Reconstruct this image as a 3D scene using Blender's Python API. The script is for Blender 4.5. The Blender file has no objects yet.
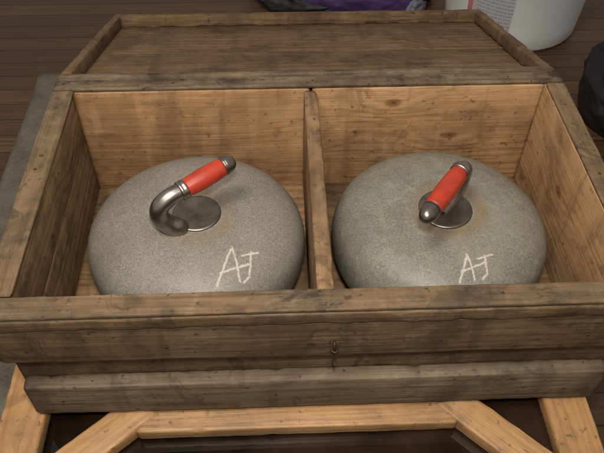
import bpy, bmesh, math, random
from mathutils import Vector, Matrix, noise
random.seed(7)
S=bpy.context.scene
S.view_settings.view_transform='Standard'
try: S.view_settings.look='None'
except Exception: pass
COL=S.collection

# ---------------------------------------------------------------- node helper
class NT:
    def __init__(s,name):
        s.m=bpy.data.materials.new(name); s.m.use_nodes=True
        s.t=s.m.node_tree; s.n=s.t.nodes; s.n.clear()
        s.out=s.n.new('ShaderNodeOutputMaterial'); s.b=s.n.new('ShaderNodeBsdfPrincipled')
        s.t.links.new(s.b.outputs[0],s.out.inputs[0])
        s.tc=s.n.new('ShaderNodeTexCoord')
    def put(s,sock,v):
        if v is None: return
        if isinstance(v,bpy.types.NodeSocket): s.t.links.new(v,sock)
        elif isinstance(v,(tuple,list)):
            if len(sock.default_value)==4 and len(v)==3: v=tuple(v)+(1,)
            sock.default_value=v
        else: sock.default_value=v
    def math(s,op,a,b=None,c=None,clamp=False):
        n=s.n.new('ShaderNodeMath'); n.operation=op; n.use_clamp=clamp
        s.put(n.inputs[0],a); s.put(n.inputs[1],b); s.put(n.inputs[2],c); return n.outputs[0]
    def vm(s,op,a,b=None,out=0):
        n=s.n.new('ShaderNodeVectorMath'); n.operation=op
        s.put(n.inputs[0],a); s.put(n.inputs[1],b); return n.outputs[out]
    def noise(s,v,scale,detail=4,rough=.55,dist=0):
        n=s.n.new('ShaderNodeTexNoise'); s.put(n.inputs['Vector'],v)
        n.inputs['Scale'].default_value=scale; n.inputs['Detail'].default_value=detail
        n.inputs['Roughness'].default_value=rough; n.inputs['Distortion'].default_value=dist
        return n.outputs[0]
    def smooth(s,v,a,b,c=0.,d=1.):
        n=s.n.new('ShaderNodeMapRange'); n.interpolation_type='SMOOTHSTEP'
        s.put(n.inputs[0],v)
        for i,x in enumerate((a,b,c,d)): n.inputs[i+1].default_value=x
        return n.outputs[0]
    def ramp(s,v,stops):
        n=s.n.new('ShaderNodeValToRGB'); r=n.color_ramp
        while len(r.elements)<len(stops): r.elements.new(.5)
        for e,(p,c) in zip(r.elements,stops): e.position=p; e.color=tuple(c)+(1,)
        s.put(n.inputs[0],v); return n.outputs[0]
    def mix(s,f,a,b,mode='MIX'):
        n=s.n.new('ShaderNodeMix'); n.data_type='RGBA'; n.blend_type=mode
        s.put(n.inputs[0],f); s.put(n.inputs[6],a); s.put(n.inputs[7],b); return n.outputs[2]
    def xyz(s,v):
        n=s.n.new('ShaderNodeSeparateXYZ'); s.put(n.inputs[0],v); return n.outputs
    def comb(s,x,y,z):
        n=s.n.new('ShaderNodeCombineXYZ')
        for i,k in enumerate((x,y,z)): s.put(n.inputs[i],k)
        return n.outputs[0]
    def bump(s,h,strength=.3,dist=.001):
        n=s.n.new('ShaderNodeBump'); n.inputs['Strength'].default_value=strength
        n.inputs['Distance'].default_value=dist; s.put(n.inputs['Height'],h)
        s.t.links.new(n.outputs[0],s.b.inputs['Normal'])
    def set(s,**k):
        for a,v in k.items(): s.put(s.b.inputs[a.replace('_',' ')],v)

def wood(name,dark,mid,light,rings=55,grime=.5,grimecol=(.05,.035,.022),knot=.5,rough=.6,pale=0.0,spec=.25,ringamt=.2,scuff=.0,scuffcol=(.36,.30,.22),scr=.18,vst=0.0):
    t=NT(name)
    at=t.n.new('ShaderNodeAttribute'); at.attribute_name='seed'
    sd=at.outputs['Fac']
    off=t.comb(t.math('MULTIPLY',sd,13.7),t.math('MULTIPLY',sd,7.3),t.math('MULTIPLY',sd,3.1))
    P=t.vm('ADD',t.tc.outputs['Object'],off)
    o=t.xyz(P); x=o[0]; w=t.math('ADD',o[1],t.math('MULTIPLY',o[2],.93))
    kv=t.comb(t.math('MULTIPLY',x,4.5),t.math('MULTIPLY',w,8.5),0)
    vn=t.n.new('ShaderNodeTexVoronoi'); vn.voronoi_dimensions='2D'; vn.inputs['Scale'].default_value=1
    t.put(vn.inputs['Vector'],kv); d=vn.outputs['Distance']
    gate=t.math('LESS_THAN',t.xyz(vn.outputs['Color'])[0],knot)
    low=t.noise(t.vm('MULTIPLY',P,(1.6,10,10)),1,2)
    fib=t.noise(t.vm('MULTIPLY',P,(7,290,290)),1,4,.65)
    broad=t.noise(t.vm('MULTIPLY',P,(2.2,32,32)),1,4,.65,.3)
    warp=t.math('MULTIPLY',t.math('MULTIPLY',t.smooth(d,0,.4,1,0),gate),.030)
    ph=t.math('ADD',t.math('ADD',w,t.math('MULTIPLY',low,.10)),warp)
    ring=t.math('ADD',t.math('MULTIPLY',t.math('SINE',t.math('ADD',t.math('MULTIPLY',ph,rings*6.28),t.math('MULTIPLY',broad,5.0))),.5),.5)
    ring=t.math('POWER',ring,2.2)
    v=t.math('ADD',t.math('MULTIPLY',ring,ringamt),t.math('ADD',t.math('MULTIPLY',fib,.38),t.math('MULTIPLY',broad,.52)))
    c=t.ramp(v,[(.34,light),(.54,mid),(.80,dark)])
    c=t.mix(t.math('MULTIPLY',t.smooth(fib,.56,.74),.5),c,dark)
    c=t.mix(t.math('MULTIPLY',t.math('FRACT',t.math('MULTIPLY',sd,5.77)),.35),c,mid)
    g1=t.noise(P,8,6,.66,.5); g2=t.noise(t.vm('MULTIPLY',P,(20,44,44)),1,5,.72); g3=t.noise(t.vm('MULTIPLY',P,(15,13,13)),1,5,.7,.8)
    if pale>0: c=t.mix(t.math('MULTIPLY',t.smooth(g1,.50,.38),pale),c,tuple(min(1,k*1.12) for k in light))
    if scuff>0:
        sm=t.math('MULTIPLY',t.smooth(g3,.50,.38),t.smooth(fib,.62,.42))
        c=t.mix(t.math('MULTIPLY',sm,scuff),c,scuffcol)
    gm=t.math('MULTIPLY',t.math('ADD',t.smooth(g1,.44,.66),t.math('MULTIPLY',t.smooth(g2,.50,.68),.75)),grime,clamp=True)
    c=t.mix(gm,c,grimecol)
    c=t.mix(t.math('MULTIPLY',t.smooth(g3,.60,.64),min(.6,grime*.9)),c,grimecol)
    if vst>0:   # stains that ran down the board, across the grain
        vs=t.noise(t.vm('MULTIPLY',P,(26,3.2,3.2)),1,4,.6,.25)
        c=t.mix(t.math('MULTIPLY',t.smooth(vs,.53,.66),vst),c,grimecol)
        c=t.mix(t.math('MULTIPLY',t.smooth(vs,.42,.34),vst*.35),c,tuple(min(1,k*1.2) for k in light))
    sp=t.smooth(t.noise(P,105,3,.55),.64,.70)
    c=t.mix(t.math('MULTIPLY',sp,.7*min(1,grime+.25)),c,(.02,.014,.01))
    sc=t.smooth(t.noise(t.vm('MULTIPLY',P,(50,5,70)),1,2,.5,.6),.70,.74)
    c=t.mix(t.math('MULTIPLY',sc,scr),c,light)
    kr=t.math('MULTIPLY',t.smooth(d,.035,.075,1,0),gate)
    kd=t.math('MULTIPLY',t.smooth(d,.0,.03,1,0),gate)
    c=t.mix(t.math('MULTIPLY',kr,.75),c,(.14,.055,.018)); c=t.mix(t.math('MULTIPLY',kd,.7),c,(.03,.014,.008))
    t.set(Base_Color=c,Roughness=t.math('ADD',t.math('MULTIPLY',fib,.3),rough-.1),Specular_IOR_Level=spec)
    h=t.math('ADD',t.math('MULTIPLY',fib,1.1),t.math('ADD',t.math('MULTIPLY',g2,.6),t.math('MULTIPLY',ring,-.2)))
    t.bump(h,.6,.0013)
    return t.m

def plain(name,col,rough=.5,metal=0,var=.25,scale=30,bump=.1,bd=.001,spec=.5):
    t=NT(name); n=t.noise(t.tc.outputs['Object'],scale,5,.6)
    c=t.mix(t.math('MULTIPLY',t.smooth(n,.35,.7),var),col,tuple(x*.35 for x in col))
    t.set(Base_Color=c,Roughness=t.math('ADD',t.math('MULTIPLY',n,.25),rough-.12),Metallic=metal,Specular_IOR_Level=spec)
    t.bump(n,bump,bd); return t.m

PINE=wood('old_pine_inside',(.205,.100,.041),(.345,.190,.085),(.435,.265,.135),rings=62,grime=.5,grimecol=(.135,.072,.035),knot=.50,pale=.25,ringamt=.11,scuff=.25,scuffcol=(.42,.32,.22),vst=.42)
PINE_SIDE=wood('old_pine_side',(.175,.085,.035),(.31,.170,.076),(.40,.24,.12),rings=62,grime=.5,grimecol=(.10,.056,.029),knot=.25,pale=.2,ringamt=.11,scuff=.2,vst=.42)
DIVW=wood('divider_wood',(.095,.050,.023),(.19,.112,.054),(.27,.168,.086),rings=62,grime=.6,grimecol=(.055,.033,.019),knot=.2,scuff=.15,vst=.3)
DARKSIDE=wood('dark_pine_side',(.10,.050,.023),(.20,.114,.053),(.27,.165,.083),rings=60,grime=.6,grimecol=(.056,.034,.019),knot=.25,pale=.1,vst=.4)  # darker tones than the other pine, for left wall and base boards
RIM=wood('weathered_rim_wood',(.058,.034,.018),(.122,.076,.040),(.178,.117,.066),rings=70,grime=.72,grimecol=(.040,.026,.016),knot=.06,rough=.62,pale=.12,ringamt=.13,scuff=.4,scuffcol=(.235,.172,.112),vst=.3)
BACKRIM=wood('dark_worn_rim_wood',(.046,.029,.017),(.105,.068,.038),(.160,.110,.065),rings=70,grime=.75,grimecol=(.032,.021,.013),knot=.06,rough=.62,ringamt=.13,scuff=.35,scuffcol=(.215,.162,.11),vst=.3)
FRONT=wood('stained_front_wood',(.050,.028,.014),(.105,.062,.031),(.152,.096,.051),rings=60,grime=.65,grimecol=(.034,.021,.012),knot=.06,rough=.55,ringamt=.13,scuff=.4,scuffcol=(.20,.142,.09),vst=.35)
SKIRT=wood('worn_moulding_wood',(.060,.038,.022),(.122,.083,.050),(.172,.124,.080),rings=70,grime=.65,grimecol=(.042,.029,.019),knot=.05,rough=.6,ringamt=.13,scuff=.45,scuffcol=(.23,.182,.13),vst=.35)
LIDW=wood('dusty_lid_wood',(.055,.029,.014),(.122,.068,.034),(.180,.109,.058),rings=50,grime=.55,grimecol=(.042,.025,.014),knot=.15,rough=.65,spec=.15,ringamt=.13,scuff=.4,scuffcol=(.20,.14,.09),vst=.3)
TABLE=wood('pine_table_wood',(.19,.085,.030),(.31,.165,.065),(.39,.23,.105),rings=80,grime=.42,grimecol=(.10,.055,.025),knot=.2,rough=.42,spec=.4,ringamt=.13)

# ---------------------------------------------------------------- mesh helpers
def link(o,parent=None):
    COL.objects.link(o)
    if parent is not None: o.parent=parent
    return o
def empty(name,loc,label,cat,group=None):
    o=bpy.data.objects.new(name,None); o.location=loc; o.empty_display_size=.05
    link(o); o['label']=label; o['category']=cat
    if group: o['group']=group
    return o
def finish(bm,name,mat,parent=None,smooth=True,loc=(0,0,0),rot=None):
    bmesh.ops.recalc_face_normals(bm,faces=bm.faces)
    me=bpy.data.meshes.new(name); bm.to_mesh(me); bm.free()
    for m in (mat if isinstance(mat,list) else [mat]): me.materials.append(m)
    if smooth:
        for p in me.polygons: p.use_smooth=True
    o=bpy.data.objects.new(name,me); o.location=loc
    if rot: o.rotation_euler=rot
    link(o,parent); return o

def loft_board(bm,lay,c,size,r0=.0022,wear=1.0,angle=0,warp=.0004,sd=None):
    L,W,H=size; sd=random.random()*10 if sd is None else sd
    n=max(6,int(L/.005)); rings=[]
    M=Matrix.Rotation(angle,3,'Z')
    for i in range(n+1):
        x=-L/2+L*i/n
        endf=.0014 if i in(0,n) else 0
        rs=[]
        for k in range(4):
            q=noise.noise(Vector((x*26+sd*3,k*7.1+sd,0)))*.7+.6*noise.noise(Vector((x*110+sd,k*3.3,sd)))
            ch=noise.noise(Vector((x*38+sd*9,k*5.7,4.4)))
            q+=max(0,ch-.36)*5
            rs.append(max(.0006,min(min(W,H)*.4,r0*(1+wear*q))))
        oy=warp*noise.noise(Vector((x*5,sd,1.3)))*2; oz=warp*noise.noise(Vector((x*5,sd,7.3)))*2
        pts=[]
        hw=W/2-endf; hh=H/2-endf
        for k,(sy,sz,a0) in enumerate(((1,1,0),(-1,1,90),(-1,-1,180),(1,-1,270))):
            r=rs[k]
            for j in range(4):
                a=math.radians(a0+30*j)
                pts.append((x,sy*(hw-r)+r*math.cos(a)+oy,sz*(hh-r)+r*math.sin(a)+oz))
        ring=[]
        for p in pts:
            v=M@Vector(p)+Vector(c); bv=bm.verts.new(v); bv[lay]=sd; ring.append(bv)
        rings.append(ring)
    m=len(rings[0])
    for i in range(n):
        for j in range(m):
            f=bm.faces.new((rings[i][j],rings[i][(j+1)%m],rings[i+1][(j+1)%m],rings[i+1][j])); f.smooth=True
    bm.faces.new(rings[0][::-1]).smooth=False; bm.faces.new(rings[-1]).smooth=False

def boards(name,blist,mat,parent,loc=(0,0,0),rot=None):
    bm=bmesh.new(); lay=bm.verts.layers.float.new('seed')
    for b in blist: loft_board(bm,lay,*b[:2],**(b[2] if len(b)>2 else {}))
    bmesh.ops.recalc_face_normals(bm,faces=bm.faces)
    me=bpy.data.meshes.new(name); bm.to_mesh(me); bm.free(); me.materials.append(mat)
    o=bpy.data.objects.new(name,me); o.location=loc
    if rot: o.rotation_euler=rot
    link(o,parent); return o

def catmull(P,k=10):
    out=[]; n=len(P)
    for i in range(n-1):
        a=P[max(i-1,0)];b=P[i];c=P[i+1];d=P[min(i+2,n-1)]
        for j in range(k):
            t=j/k
            out.append(tuple(.5*((2*b[q])+(-a[q]+c[q])*t+(2*a[q]-5*b[q]+4*c[q]-d[q])*t*t+(-a[q]+3*b[q]-3*c[q]+d[q])*t**3) for q in range(len(b))))
    out.append(tuple(P[-1])); return out
def sweep(bm,P,seg=24,cap=True):
    pts=[Vector(p[:3]) for p in P]; rings=[]; nrm=None
    for i,p in enumerate(pts):
        t=(pts[min(i+1,len(pts)-1)]-pts[max(i-1,0)])
        if t.length<1e-9: t=Vector((0,0,1))
        t.normalize()
        if nrm is None: nrm=t.orthogonal().normalized()
        nrm=(nrm-t*nrm.dot(t)).normalized(); b=t.cross(nrm)
        rings.append([bm.verts.new(p+(nrm*math.cos(2*math.pi*j/seg)+b*math.sin(2*math.pi*j/seg))*P[i][3]) for j in range(seg)])
    for i in range(len(rings)-1):
        for j in range(seg): bm.faces.new((rings[i][j],rings[i][(j+1)%seg],rings[i+1][(j+1)%seg],rings[i+1][j]))
    if cap: bm.faces.new(rings[0][::-1]); bm.faces.new(rings[-1])
def lathe(bm,prof,seg=96,c=(0,0,0)):
    rings=[]
    for r,z in prof:
        if r<1e-6: rings.append([bm.verts.new((c[0],c[1],c[2]+z))])
        else: rings.append([bm.verts.new((c[0]+r*math.cos(2*math.pi*j/seg),c[1]+r*math.sin(2*math.pi*j/seg),c[2]+z)) for j in range(seg)])
    for a,b in zip(rings,rings[1:]):
        for j in range(seg):
            k=(j+1)%seg
            if len(a)==1 and len(b)==1: continue
            if len(a)==1: bm.faces.new((a[0],b[j],b[k]))
            elif len(b)==1: bm.faces.new((a[j],a[k],b[0]))
            else: bm.faces.new((a[j],a[k],b[k],b[j]))

# ================================================================= CRATE
crate=empty('wooden_crate',(0,.18,-.2),'old worn pine crate with two compartments and open lid','crate')
def cp(x,y,z): return (x,y-.18,z+.2)
boards('wall',[
  (cp(0,-.0150,-.0095),(.742,.030,.019),dict(r0=.003,wear=1.3)),
  (cp(0,-.0140,-.0525),(.742,.028,.0655),dict(r0=.002)),
  (cp(0,-.0070,-.1425),(.730,.014,.112),{})],FRONT,crate)
boards('moulding',[(cp(-.006,-.0235,-.1655),(.708,.019,.065),dict(r0=.003,wear=.9))],SKIRT,crate)
boards('wall',[(cp(-.1735,.378,-.1),(.3425,.024,.1995),dict(r0=.0012,wear=.6)),(cp(.1735,.378,-.1),(.3425,.024,.1995),dict(r0=.0012,wear=.6))],PINE,crate)
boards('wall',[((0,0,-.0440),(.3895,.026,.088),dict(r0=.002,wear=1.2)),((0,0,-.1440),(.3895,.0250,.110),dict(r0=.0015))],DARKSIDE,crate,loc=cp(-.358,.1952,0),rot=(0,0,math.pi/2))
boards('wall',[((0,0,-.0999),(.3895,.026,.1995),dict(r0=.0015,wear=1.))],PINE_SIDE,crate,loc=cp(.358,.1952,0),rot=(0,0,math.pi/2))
boards('rim',[(cp(0,.3785,.0032),(.742,.023,.0055),dict(r0=.0018,wear=1.2))],BACKRIM,crate)
boards('rim',[((0,0,.0032),(.366,.0310,.0055),dict(r0=.0018,wear=1.))],RIM,crate,loc=cp(-.3557,.1835,0),rot=(0,0,math.pi/2))
boards('rim',[((0,0,.0032),(.366,.0265,.0055),dict(r0=.0018,wear=1.))],RIM,crate,loc=cp(.358,.1835,0),rot=(0,0,math.pi/2))
boards('rim',[(cp(0,-.0145,.0032),(.742,.0285,.0055),dict(r0=.0018,wear=1.3))],RIM,crate)
boards('divider',[((0,0,0),(.3645,.0195,.186),dict(r0=.0025,wear=1.3))],DIVW,crate,loc=cp(-.001,.183,-.0945),rot=(0,0,math.pi/2))
boards('base_board',[(cp(0,.06,-.194),(.689,.118,.010)),(cp(0,.183,-.194),(.689,.126,.010)),(cp(0,.307,-.194),(.689,.117,.010))],DARKSIDE,crate)
lid=boards('lid',[((0,.105,-.026),(.728,.205,.009),dict(r0=.001)),((0,.312,-.026),(.728,.207,.009),dict(r0=.001))],LIDW,crate,loc=cp(-.002,.394,.007),rot=(math.radians(-18.4),0,0))
lid['label']='dusty brown lid lying open'
boards('rim',[((0,.009,-.010),(.736,.013,.023),dict(r0=.0025,wear=1.4))],BACKRIM,lid)
boards('rim',[((0,.411,-.010),(.734,.017,.023),dict(r0=.003,wear=1.4))],LIDW,lid)
for sx in(-1,1):
    boards('rim',[((0,0,-.0098),(.384,.016,.023),dict(r0=.003,wear=1.4))],LIDW,lid,loc=(sx*.3590,.2090,0),rot=(0,0,math.pi/2))
NAIL=plain('rusty_nail',(.045,.028,.02),.6,.5,.6,300,.4)
def nail(p,rx=0):
    bm=bmesh.new(); lathe(bm,[(.0019,-.001),(.0020,.0004),(.0015,.0008),(0,.0009)],16)
    finish(bm,'nail',NAIL,crate,loc=cp(*p),rot=(rx,0,0))
for x,y in((-.357,.380),(-.352,-.013),(.352,-.012),(.358,.378),(-.358,.20),(.358,.17),(.19,-.013),(.003,.379),(-.20,.378)): nail((x,y,.0056))
for x in(-.335,-.18,.13,.30): nail((x,-.0277,-.060),math.pi/2)
for x in(-.32,-.06,.25): nail((x,-.0327,-.166),math.pi/2)

METAL_RUST=plain('dark_rusty_iron',(.065,.038,.022),.55,.6,.7,160,.4)
LX=-.0015
bm=bmesh.new()
sweep(bm,[(p[0]+LX,p[1],p[2],.0016) for p in catmull([(.010,-.027,-.056),(.010,-.0325,-.0555),(.010,-.0345,-.061),(.0105,-.0342,-.072),(.0108,-.0355,-.083),(.0112,-.039,-.087),(.0112,-.042,-.084)],6)],10)
sweep(bm,[(p[0]+LX,p[1],p[2],.0013) for p in catmull([(.0075,-.027,-.0655),(.007,-.034,-.0655),(.0105,-.0375,-.0655),(.014,-.034,-.0655),(.0135,-.027,-.0655)],6)],10)
lt=finish(bm,'latch',METAL_RUST,crate,loc=cp(0,0,0)); lt['label']='small dark rusty metal hook catch'

# ================================================================= STONES
A_R=.1485; C_H=.066
def seg_dist(t,P2,a,b):
    ax,ay=a; bx,by=b; L2=(bx-ax)**2+(by-ay)**2
    pa=t.vm('SUBTRACT',P2,(ax,ay,0))
    h=t.math('DIVIDE',t.vm('DOT_PRODUCT',pa,(bx-ax,by-ay,0),out=1),L2,clamp=True)
    n=t.n.new('ShaderNodeVectorMath'); n.operation='SCALE'; n.inputs[0].default_value=(bx-ax,by-ay,0); t.put(n.inputs['Scale'],h)
    return t.vm('LENGTH',t.vm('SUBTRACT',pa,n.outputs[0]),out=1)
def granite(name,strokes,centre,seed,mott,tint=(1,1,1)):
    t=NT(name); P=t.tc.outputs['Object']; Q=t.vm('ADD',P,(seed,seed*.7,0))
    n1=t.noise(Q,820,2,.6); n2=t.noise(Q,380,3,.6); n3=t.noise(Q,11,5,.65,.5); n4=t.noise(Q,75,4,.68,.3)
    v=t.math('ADD',t.math('MULTIPLY',n1,.58),t.math('MULTIPLY',n2,.42))
    c=t.ramp(v,[(.33,(.072,.066,.054)),(.46,(.142,.132,.109)),(.56,(.188,.175,.146)),(.69,(.29,.272,.23))])
    c=t.mix(t.math('MULTIPLY',t.smooth(n3,.45,.66),mott*.5),c,(.215,.200,.167))
    c=t.mix(t.math('MULTIPLY',t.smooth(n4,.54,.72),mott*.6),c,(.255,.238,.20))
    c=t.mix(t.math('MULTIPLY',t.smooth(n4,.46,.33),mott*.4),c,(.10,.093,.077))
    c=t.mix(t.math('MULTIPLY',t.smooth(n3,.50,.32),.35),c,(.105,.094,.073))
    scr=t.smooth(t.noise(t.vm('MULTIPLY',Q,(70,9,9)),1,2,.5,1.2),.70,.73)
    c=t.mix(t.math('MULTIPLY',scr,.12),c,(.34,.32,.27))
    c=t.mix(1.0,c,tint,'MULTIPLY')
    o=t.xyz(P); flat=t.comb(o[0],o[1],0)
    rr=t.math('ADD',t.vm('LENGTH',t.vm('SUBTRACT',flat,(.004,-.008,0)),out=1),t.math('MULTIPLY',t.math('SUBTRACT',n4,.5),.012))
    ring=t.math('MULTIPLY',t.smooth(rr,.033,.038),t.smooth(rr,.062,.041))
    c=t.mix(t.math('MULTIPLY',ring,t.math('MULTIPLY',t.smooth(n3,.35,.6,.35,1),.6)),c,(.17,.100,.046))
    dist=t.vm('SUBTRACT',flat,(centre[0],centre[1],0))
    w1=t.math('SUBTRACT',n4,.5); w2=t.math('SUBTRACT',t.noise(Q,60,2,.6),.5)
    dist=t.vm('ADD',dist,t.comb(t.math('MULTIPLY',w1,.0032),t.math('MULTIPLY',w2,.0032),0))
    m=None
    for line in strokes:
        for a,b in zip(line,line[1:]):
            dd=seg_dist(t,dist,a,b); m=dd if m is None else t.math('MINIMUM',m,dd)
    w=t.math('ADD',m,t.math('MULTIPLY',t.math('SUBTRACT',n2,.5),.0055))
    mk=t.math('MULTIPLY',t.smooth(w,.0019,.0004),t.smooth(o[2],-.01,.0))
    c=t.mix(t.math('MULTIPLY',mk,.66),c,(.50,.475,.41))
    t.set(Base_Color=c,Roughness=t.math('ADD',t.math('ADD',t.math('MULTIPLY',n4,.20),.36),t.math('MULTIPLY',mk,.25)),Specular_IOR_Level=.33)
    t.bump(t.math('SUBTRACT',t.math('ADD',t.math('MULTIPLY',n1,.4),n4),t.math('MULTIPLY',mk,1.2)),.10,.0010)
    return t.m
def K(l): return [[(x*.00127,-y*.00158) for x,y in s] for s in l]
LET1=K([[(-18,16),(-5,-15)],[(-4,-17),(1,-3),(4,11)],[(-15,6),(0,1),(14,-4)],[(6,-10),(22,-14)],[(15,-14),(13,7),(8,11)]])
LET2=K([[(-17,12),(-6,-9)],[(-6,-11),(-3,-1),(-2,10)],[(-14,4),(-2,0),(11,-4)],[(4,-7),(20,-11)],[(12,-10),(12,5),(7,9)]])
STEEL=plain('tarnished_steel',(.36,.335,.295),.33,1,.7,70,.2)
DISC=plain('dull_steel_disc',(.26,.235,.20),.42,1,.75,45,.3)
CAPM=plain('worn_metal_cap',(.25,.225,.20),.30,.95,.75,90,.2)
def redm():
    t=NT('red_plastic_grip'); P=t.tc.outputs['Object']; n=t.noise(P,45,3,.5); n2=t.noise(P,300,2,.5)
    c=t.mix(t.smooth(n,.35,.7),(.335,.032,.013),(.27,.024,.011)); c=t.mix(t.math('MULTIPLY',t.smooth(n2,.66,.75),.4),c,(.12,.02,.01))
    t.set(Base_Color=c,Roughness=t.math('ADD',t.math('MULTIPLY',n,.12),.33),Specular_IOR_Level=.42); t.bump(n2,.06,.0004); return t.m
RED=redm()
def stone(cx,cy,mat,path,gs,ge,label,doff,gr=.0122,dr=.032):
    e=empty('curling_stone',(cx,cy,-.188),label,'curling stone','pair of curling stones in the crate')
    prof=[]; N=80
    for i in range(N+1):
        a=-math.pi/2+math.pi*i/N
        r=A_R*abs(math.cos(a))**(2/2.9); z=C_H*math.copysign(abs(math.sin(a))**(2/2.7),math.sin(a))
        if i in(0,N): r=0
        prof.append((r,z))
    bm=bmesh.new(); lathe(bm,prof,160)
    for v in bm.verts:
        d=noise.noise(v.co*14+Vector((cx*9,0,0)))*.0006; v.co*=1+d/.15
    finish(bm,'body',mat,e,loc=(0,0,C_H))
    top=2*C_H
    bm=bmesh.new()
    lathe(bm,[(dr,-.006),(dr+.0002,.0003),(dr-.001,.0014),(dr-.0035,.0014),(.020,.0004),(.008,.0),(0,.0)],72)
    finish(bm,'disc',DISC,e,loc=(doff[0],doff[1],top+.0006))
    T=lambda p:(p[0]-cx,p[1]-cy,p[2]+.188)
    gp=[T(p)+(r,) for p,r in path]
    bm=bmesh.new(); P=catmull(gp,12); sweep(bm,P,28)
    h=finish(bm,'handle',STEEL,e)
    a=Vector(T(gs)); b=Vector(T(ge)); d=(b-a); L=d.length; d.normalize()
    def along(lst): return [tuple(a+d*(s))+(r,) for s,r in lst]
    k=gr/.0117
    fer=[(-.006,.0098),(-.005,.0120),(-.003,.0126),(-.001,.0120),(0,.0118),(.001,.0124),(.003,.0126),(.0045,.0118)]
    bm=bmesh.new(); sweep(bm,along([(s,r*k) for s,r in fer]),32); finish(bm,'ferrule',STEEL,h)
    g=[]; L1=L*.78
    for i in range(25):
        f=i/24; g.append((.0042+(L1-.0042)*f,gr-.0004+.0016*math.sin(math.pi*f)))
    bm=bmesh.new(); sweep(bm,along(g),40); finish(bm,'grip',RED,h)
    c0=[(L1-.0004,.0110*k),(L1+.0004,.0119*k),(L1+.002,.0120*k),(L1+.003,.0115*k)]
    for i in range(11):
        f=i/10; c0.append((L1+.003+(L-L1)*f*.95,.0115*k*math.sqrt(max(0.0,1-f**2.4))+.0002))
    bm=bmesh.new(); sweep(bm,along(c0),32); finish(bm,'end_cap',CAPM,h)
    return e
G1=granite('grey_granite_fine',LET1,(.058,-.090),0,.4)
G2=granite('grey_granite_mottled',LET2,(.022,-.101),3.1,.8,(.95,.97,.93))
stone(-.164,.182,G1,
  [((-.1795,.1500,-.0600),.0142),((-.1835,.1490,-.0535),.0134),((-.1930,.1470,-.0440),.0126),((-.2005,.1460,-.0300),.0121),((-.1985,.1485,-.0150),.0117),((-.1860,.1560,-.0055),.0113),((-.170,.166,-.003),.0108)],
  (-.170,.166,-.003),(-.1075,.2085,.006),'grey granite curling stone with red grip pointing away, scratched letters AJ',(.005,-.007))
stone(.171,.182,G2,
  [((.168,.172,-.0600),.0125),((.175,.179,-.0510),.0118),((.183,.188,-.041),.0113),((.1900,.1955,-.028),.0110),((.1935,.2000,-.0155),.0108),((.1915,.1975,-.0065),.0107),((.1845,.1885,-.003),.0106)],
  (.1845,.1885,-.003),(.1225,.101,.001),'mottled grey curling stone with red grip pointing forward, scratched letters AJ',(.000,-.009),.0122,.0355)

# ================================================================= TABLE
FZ=-.50
table=empty('coffee_table',(-.03,0,FZ),'orange pine coffee table with octagonal frame and dark glass top','table')
def tp(x,y,z): return (x+.03,y,z-FZ)
def tbar(name,a,b,w,h=.022,ztop=-.2012):
    a=Vector(a);b=Vector(b);m=(a+b)/2;d=b-a
    return boards(name,[((0,0,0),(d.length,w,h),dict(r0=.003,wear=.6,warp=.0002))],TABLE,table,loc=tp(m.x,m.y,ztop-h/2),rot=(0,0,math.atan2(d.y,d.x)))
tbar('frame_rail',(-.3795,-.46),(-.3795,.38),.056)
tbar('frame_rail',(.314,-.46),(.314,.38),.057)
tbar('frame_rail',(-.350,.352),(.284,.352),.055)
tbar('frame_rail',(-.350,-.434),(.284,-.434),.052)
tbar('frame_rail',(-.235,-.034),(.170,-.034),.050,.020,-.2032)
tbar('frame_rail',(-.235,-.345),(.170,-.345),.050,.020,-.2032)
tbar('corner_brace',(-.225,-.018),(-.350,-.128),.044,.022,-.2016)
tbar('corner_brace',(.160,-.018),(.284,-.140),.044,.022,-.2016)
tbar('corner_brace',(-.225,-.362),(-.350,-.262),.044,.022,-.2016)
tbar('corner_brace',(.160,-.362),(.284,-.262),.044,.022,-.2016)
tg=NT('dark_glass'); nn=tg.noise(tg.tc.outputs['Object'],5,4,.6)
tg.set(Base_Color=tg.mix(tg.smooth(nn,.4,.65),(.006,.004,.003),(.024,.013,.008)),Roughness=tg.math('ADD',tg.math('MULTIPLY',nn,.06),.01),Specular_IOR_Level=.4)  # brownish reflections painted into the glass base colour as noise patches
bm=bmesh.new(); bmesh.ops.create_cube(bm,size=1); bmesh.ops.scale(bm,vec=(.66,.80,.006),verts=bm.verts)
bmesh.ops.bevel(bm,geom=bm.edges[:],offset=.001,segments=2,affect='EDGES')
finish(bm,'glass_top',tg.m,table,smooth=False,loc=tp(-.032,-.04,-.2295))
for x in(-.374,.312):
    for y in(-.43,.352):
        boards('leg',[((0,0,0),(.268,.044,.044),dict(r0=.003,wear=.4))],TABLE,table,loc=tp(x,y,-.2255-.1365),rot=(0,math.pi/2,0))

# ================================================================= FLOOR / RUG
t=NT('dark_plank_floor'); P=t.tc.outputs['Object']; o=t.xyz(P)
row=t.math('FLOOR',t.math('DIVIDE',o[1],.062)); fy=t.math('FRACT',t.math('DIVIDE',o[1],.062))
rnd=t.math('FRACT',t.math('MULTIPLY',t.math('SINE',t.math('MULTIPLY',row,12.99)),437.5))
P2=t.vm('ADD',P,t.comb(t.math('MULTIPLY',row,3.7),0,t.math('MULTIPLY',row,1.9)))
gr=t.noise(t.vm('MULTIPLY',P2,(4,90,20)),1,4,.6); lo=t.noise(t.vm('MULTIPLY',P2,(1.5,1,1)),1,2)
c=t.ramp(t.math('ADD',t.math('MULTIPLY',gr,.6),t.math('MULTIPLY',lo,.4)),[(.3,(.038,.018,.009)),(.52,(.092,.046,.022)),(.72,(.165,.090,.046))])
c=t.mix(t.math('MULTIPLY',rnd,.5),c,(.038,.019,.010))
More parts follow.
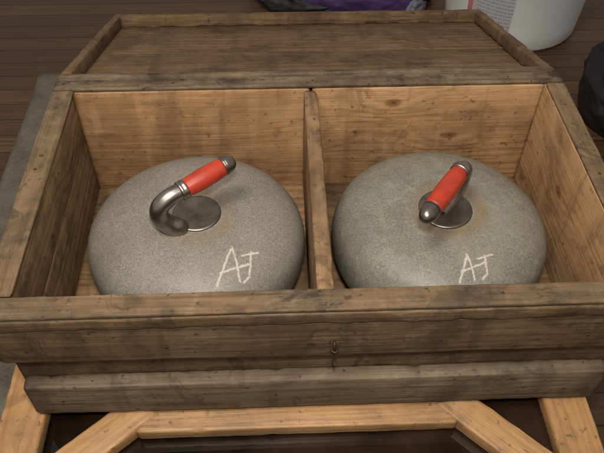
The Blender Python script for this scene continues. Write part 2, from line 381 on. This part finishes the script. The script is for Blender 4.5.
edge=t.math('MINIMUM',fy,t.math('SUBTRACT',1,fy)); seam=t.smooth(edge,.012,.04,1,0)
c=t.mix(t.math('MULTIPLY',seam,.8),c,(.010,.006,.003))
t.set(Base_Color=c,Roughness=t.math('ADD',t.math('MULTIPLY',gr,.25),.32),Specular_IOR_Level=.3); t.bump(t.math('SUBTRACT',gr,t.math('MULTIPLY',seam,2)),.4,.001)
bm=bmesh.new(); bmesh.ops.create_grid(bm,x_segments=2,y_segments=2,size=3); fl=finish(bm,'floor',t.m,None,False,loc=(0,1,FZ)); fl['kind']='structure'
t=NT('grey_rug_weave'); P=t.tc.outputs['Object']
w1=t.math('SINE',t.math('MULTIPLY',t.xyz(P)[0],1400)); w2=t.math('SINE',t.math('MULTIPLY',t.xyz(P)[1],1100)); wv=t.math('MULTIPLY',w1,w2)
n=t.noise(P,12,6,.65); n2=t.noise(P,300,2,.6)
c=t.ramp(t.math('ADD',t.math('MULTIPLY',n,.6),t.math('MULTIPLY',n2,.4)),[(.35,(.085,.077,.060)),(.6,(.170,.157,.127))])
t.set(Base_Color=c,Roughness=.95,Specular_IOR_Level=.1); t.bump(t.math('ADD',wv,t.math('MULTIPLY',n2,2)),.5,.0015)
bm=bmesh.new(); nx,ny=90,100; g=[]
for i in range(nx+1):
    r=[]
    for j in range(ny+1):
        x=-.70+1.15*i/nx; y=-.8+1.93*j/ny
        r.append(bm.verts.new((x+.012+.006*noise.noise(Vector((y*4,x,0))),y+.006*noise.noise(Vector((x*4,y,3))),.008+.004*noise.noise(Vector((x*5,y*5,0))))))
    g.append(r)
for i in range(nx):
    for j in range(ny): bm.faces.new((g[i][j],g[i+1][j],g[i+1][j+1],g[i][j+1]))
ex=bmesh.ops.extrude_edge_only(bm,edges=[e for e in bm.edges if e.is_boundary])
for v in [v for v in ex['geom'] if isinstance(v,bmesh.types.BMVert)]: v.co.z=.0005
rug=finish(bm,'rug',t.m,None,loc=(0,0,FZ)); rug['label']='plain grey woven rug lying on the dark floorboards'; rug['category']='rug'

# ================================================================= BACKGROUND THINGS
bucket=empty('plastic_bucket',(.655,1.385,FZ),'large white plastic bucket with printed label, on the floor','bucket')
WH=plain('white_plastic',(.66,.66,.68),.35,0,.12,8,.03)
bm=bmesh.new(); lathe(bm,[(0,.004),(.172,.004),(.180,0),(.188,.004),(.192,.012),(.194,.05),(.212,.30),(.214,.302),(.222,.302),(.222,.315),(.216,.318),(.218,.36),(.226,.362),(.226,.372),(.213,.374),(.208,.36),(.186,.03),(.0,.02)],120)
finish(bm,'body',WH,bucket)
t=NT('label_print'); P=t.tc.outputs['UV']; o=t.xyz(P)
ln=t.math('FRACT',t.math('MULTIPLY',o[1],15)); words=t.noise(t.comb(t.math('MULTIPLY',o[0],30),t.math('FLOOR',t.math('MULTIPLY',o[1],15)),0),1,2)
ink=t.math('MULTIPLY',t.math('GREATER_THAN',ln,.55),t.math('GREATER_THAN',words,.47))
ink=t.math('MULTIPLY',ink,t.math('GREATER_THAN',o[0],.22))
c=t.mix(t.math('MULTIPLY',ink,.55),(.42,.41,.43),(.15,.15,.19))
redz=t.math('MAXIMUM',t.math('LESS_THAN',o[0],.12),t.math('MULTIPLY',t.math('GREATER_THAN',o[1],.8),t.math('GREATER_THAN',words,.47)))
c=t.mix(redz,c,(.46,.15,.16))
t.set(Base_Color=c,Roughness=.45)
bm=bmesh.new(); uv=bm.loops.layers.uv.new('UVMap'); n=16; vs=[]
for j in range(9):
    row=[]
    z=.062+.16*j/8; r=.1945+(.2125-.194)*(z-.05)/.25+.0008
    for i in range(n+1):
        a=math.radians(-146+38*i/n); row.append((bm.verts.new((r*math.cos(a),r*math.sin(a),z)),i/n,j/8))
    vs.append(row)
for j in range(8):
    for i in range(n):
        q=[vs[j][i],vs[j][i+1],vs[j+1][i+1],vs[j+1][i]]; f=bm.faces.new([k[0] for k in q])
        for l,k in zip(f.loops,q): l[uv].uv=(k[1],k[2])
finish(bm,'printed_label',t.m,bucket)

def crumple(name,loc,size,mat,seed,amp=.35,parent=None):
    bm=bmesh.new(); bmesh.ops.create_icosphere(bm,subdivisions=6,radius=1)
    for v in bm.verts:
        p=v.co.normalized(); q=p*1.7+Vector((seed,0,0))
        r=noise.ridged_multi_fractal(q,1.1,2.1,3,1.0,2.0)*.20+noise.noise(p*1.3+Vector((0,seed,0)))*.4
        v.co=p*(1+amp*(r-.2))
        v.co.x*=size[0];v.co.y*=size[1];v.co.z=max(v.co.z,-.55)*size[2]+.55*size[2]
    return finish(bm,name,mat,parent,loc=loc)
BLK=plain('black_cloth',(.012,.011,.012),.55,0,.3,40,.3,.001,.3)
PUR=plain('purple_cloth',(.060,.038,.125),.65,0,.5,30,.3,.001,.2)
b=crumple('black_bag',(.880,.88,FZ),(.17,.23,.13),BLK,2.0,.5); b['label']='crumpled black bag slumped on the floor beside the crate'; b['category']='bag'
sp=empty('soft_bag',(.16,1.500,FZ),'black and purple soft bag lying on the floor behind the lid','bag')
crumple('body',(0,0,0),(.29,.13,.08),BLK,5.5,.5,sp)
crumple('pocket',(.035,-.045,.012),(.20,.095,.070),PUR,8.2,.35,sp)
crumple('lining',(.20,-.05,.01),(.05,.07,.04),plain('pale_cloth',(.14,.14,.18),.6),9.2,.5,sp)

# ================================================================= LIGHT, WORLD, CAMERA
W=bpy.data.worlds.new('World'); S.world=W; W.use_nodes=True
W.node_tree.nodes['Background'].inputs[0].default_value=(.96,.89,.80,1); W.node_tree.nodes['Background'].inputs[1].default_value=.38
def area(name,loc,tgt,size,e,col):
    l=bpy.data.lights.new(name,'AREA'); l.shape='DISK'; l.size=size; l.energy=e; l.color=col
    o=bpy.data.objects.new(name,l); o.location=loc; o.rotation_euler=(Vector(tgt)-Vector(loc)).to_track_quat('-Z','Y').to_euler(); COL.objects.link(o)
area('ceiling_lamp',(-.45,-.20,1.65),(0,.24,-.1),.6,25,(1,.91,.80))
area('camera_flash',(-.03,-.40,.76),(0,.30,-.1),.10,8.5,(1,.95,.88))
cam=bpy.data.cameras.new('Camera'); co=bpy.data.objects.new('Camera',cam); COL.objects.link(co); S.camera=co
cam.sensor_width=36; cam.lens=36*683.68/604; cam.clip_start=.02; cam.clip_end=60
M=Matrix.Rotation(-.0477,4,'Z')@Matrix.Rotation(.7381,4,'X')@Matrix.Rotation(.0115,4,'Z')
co.matrix_world=Matrix.Translation((-.0495,-.4491,.6005))@M
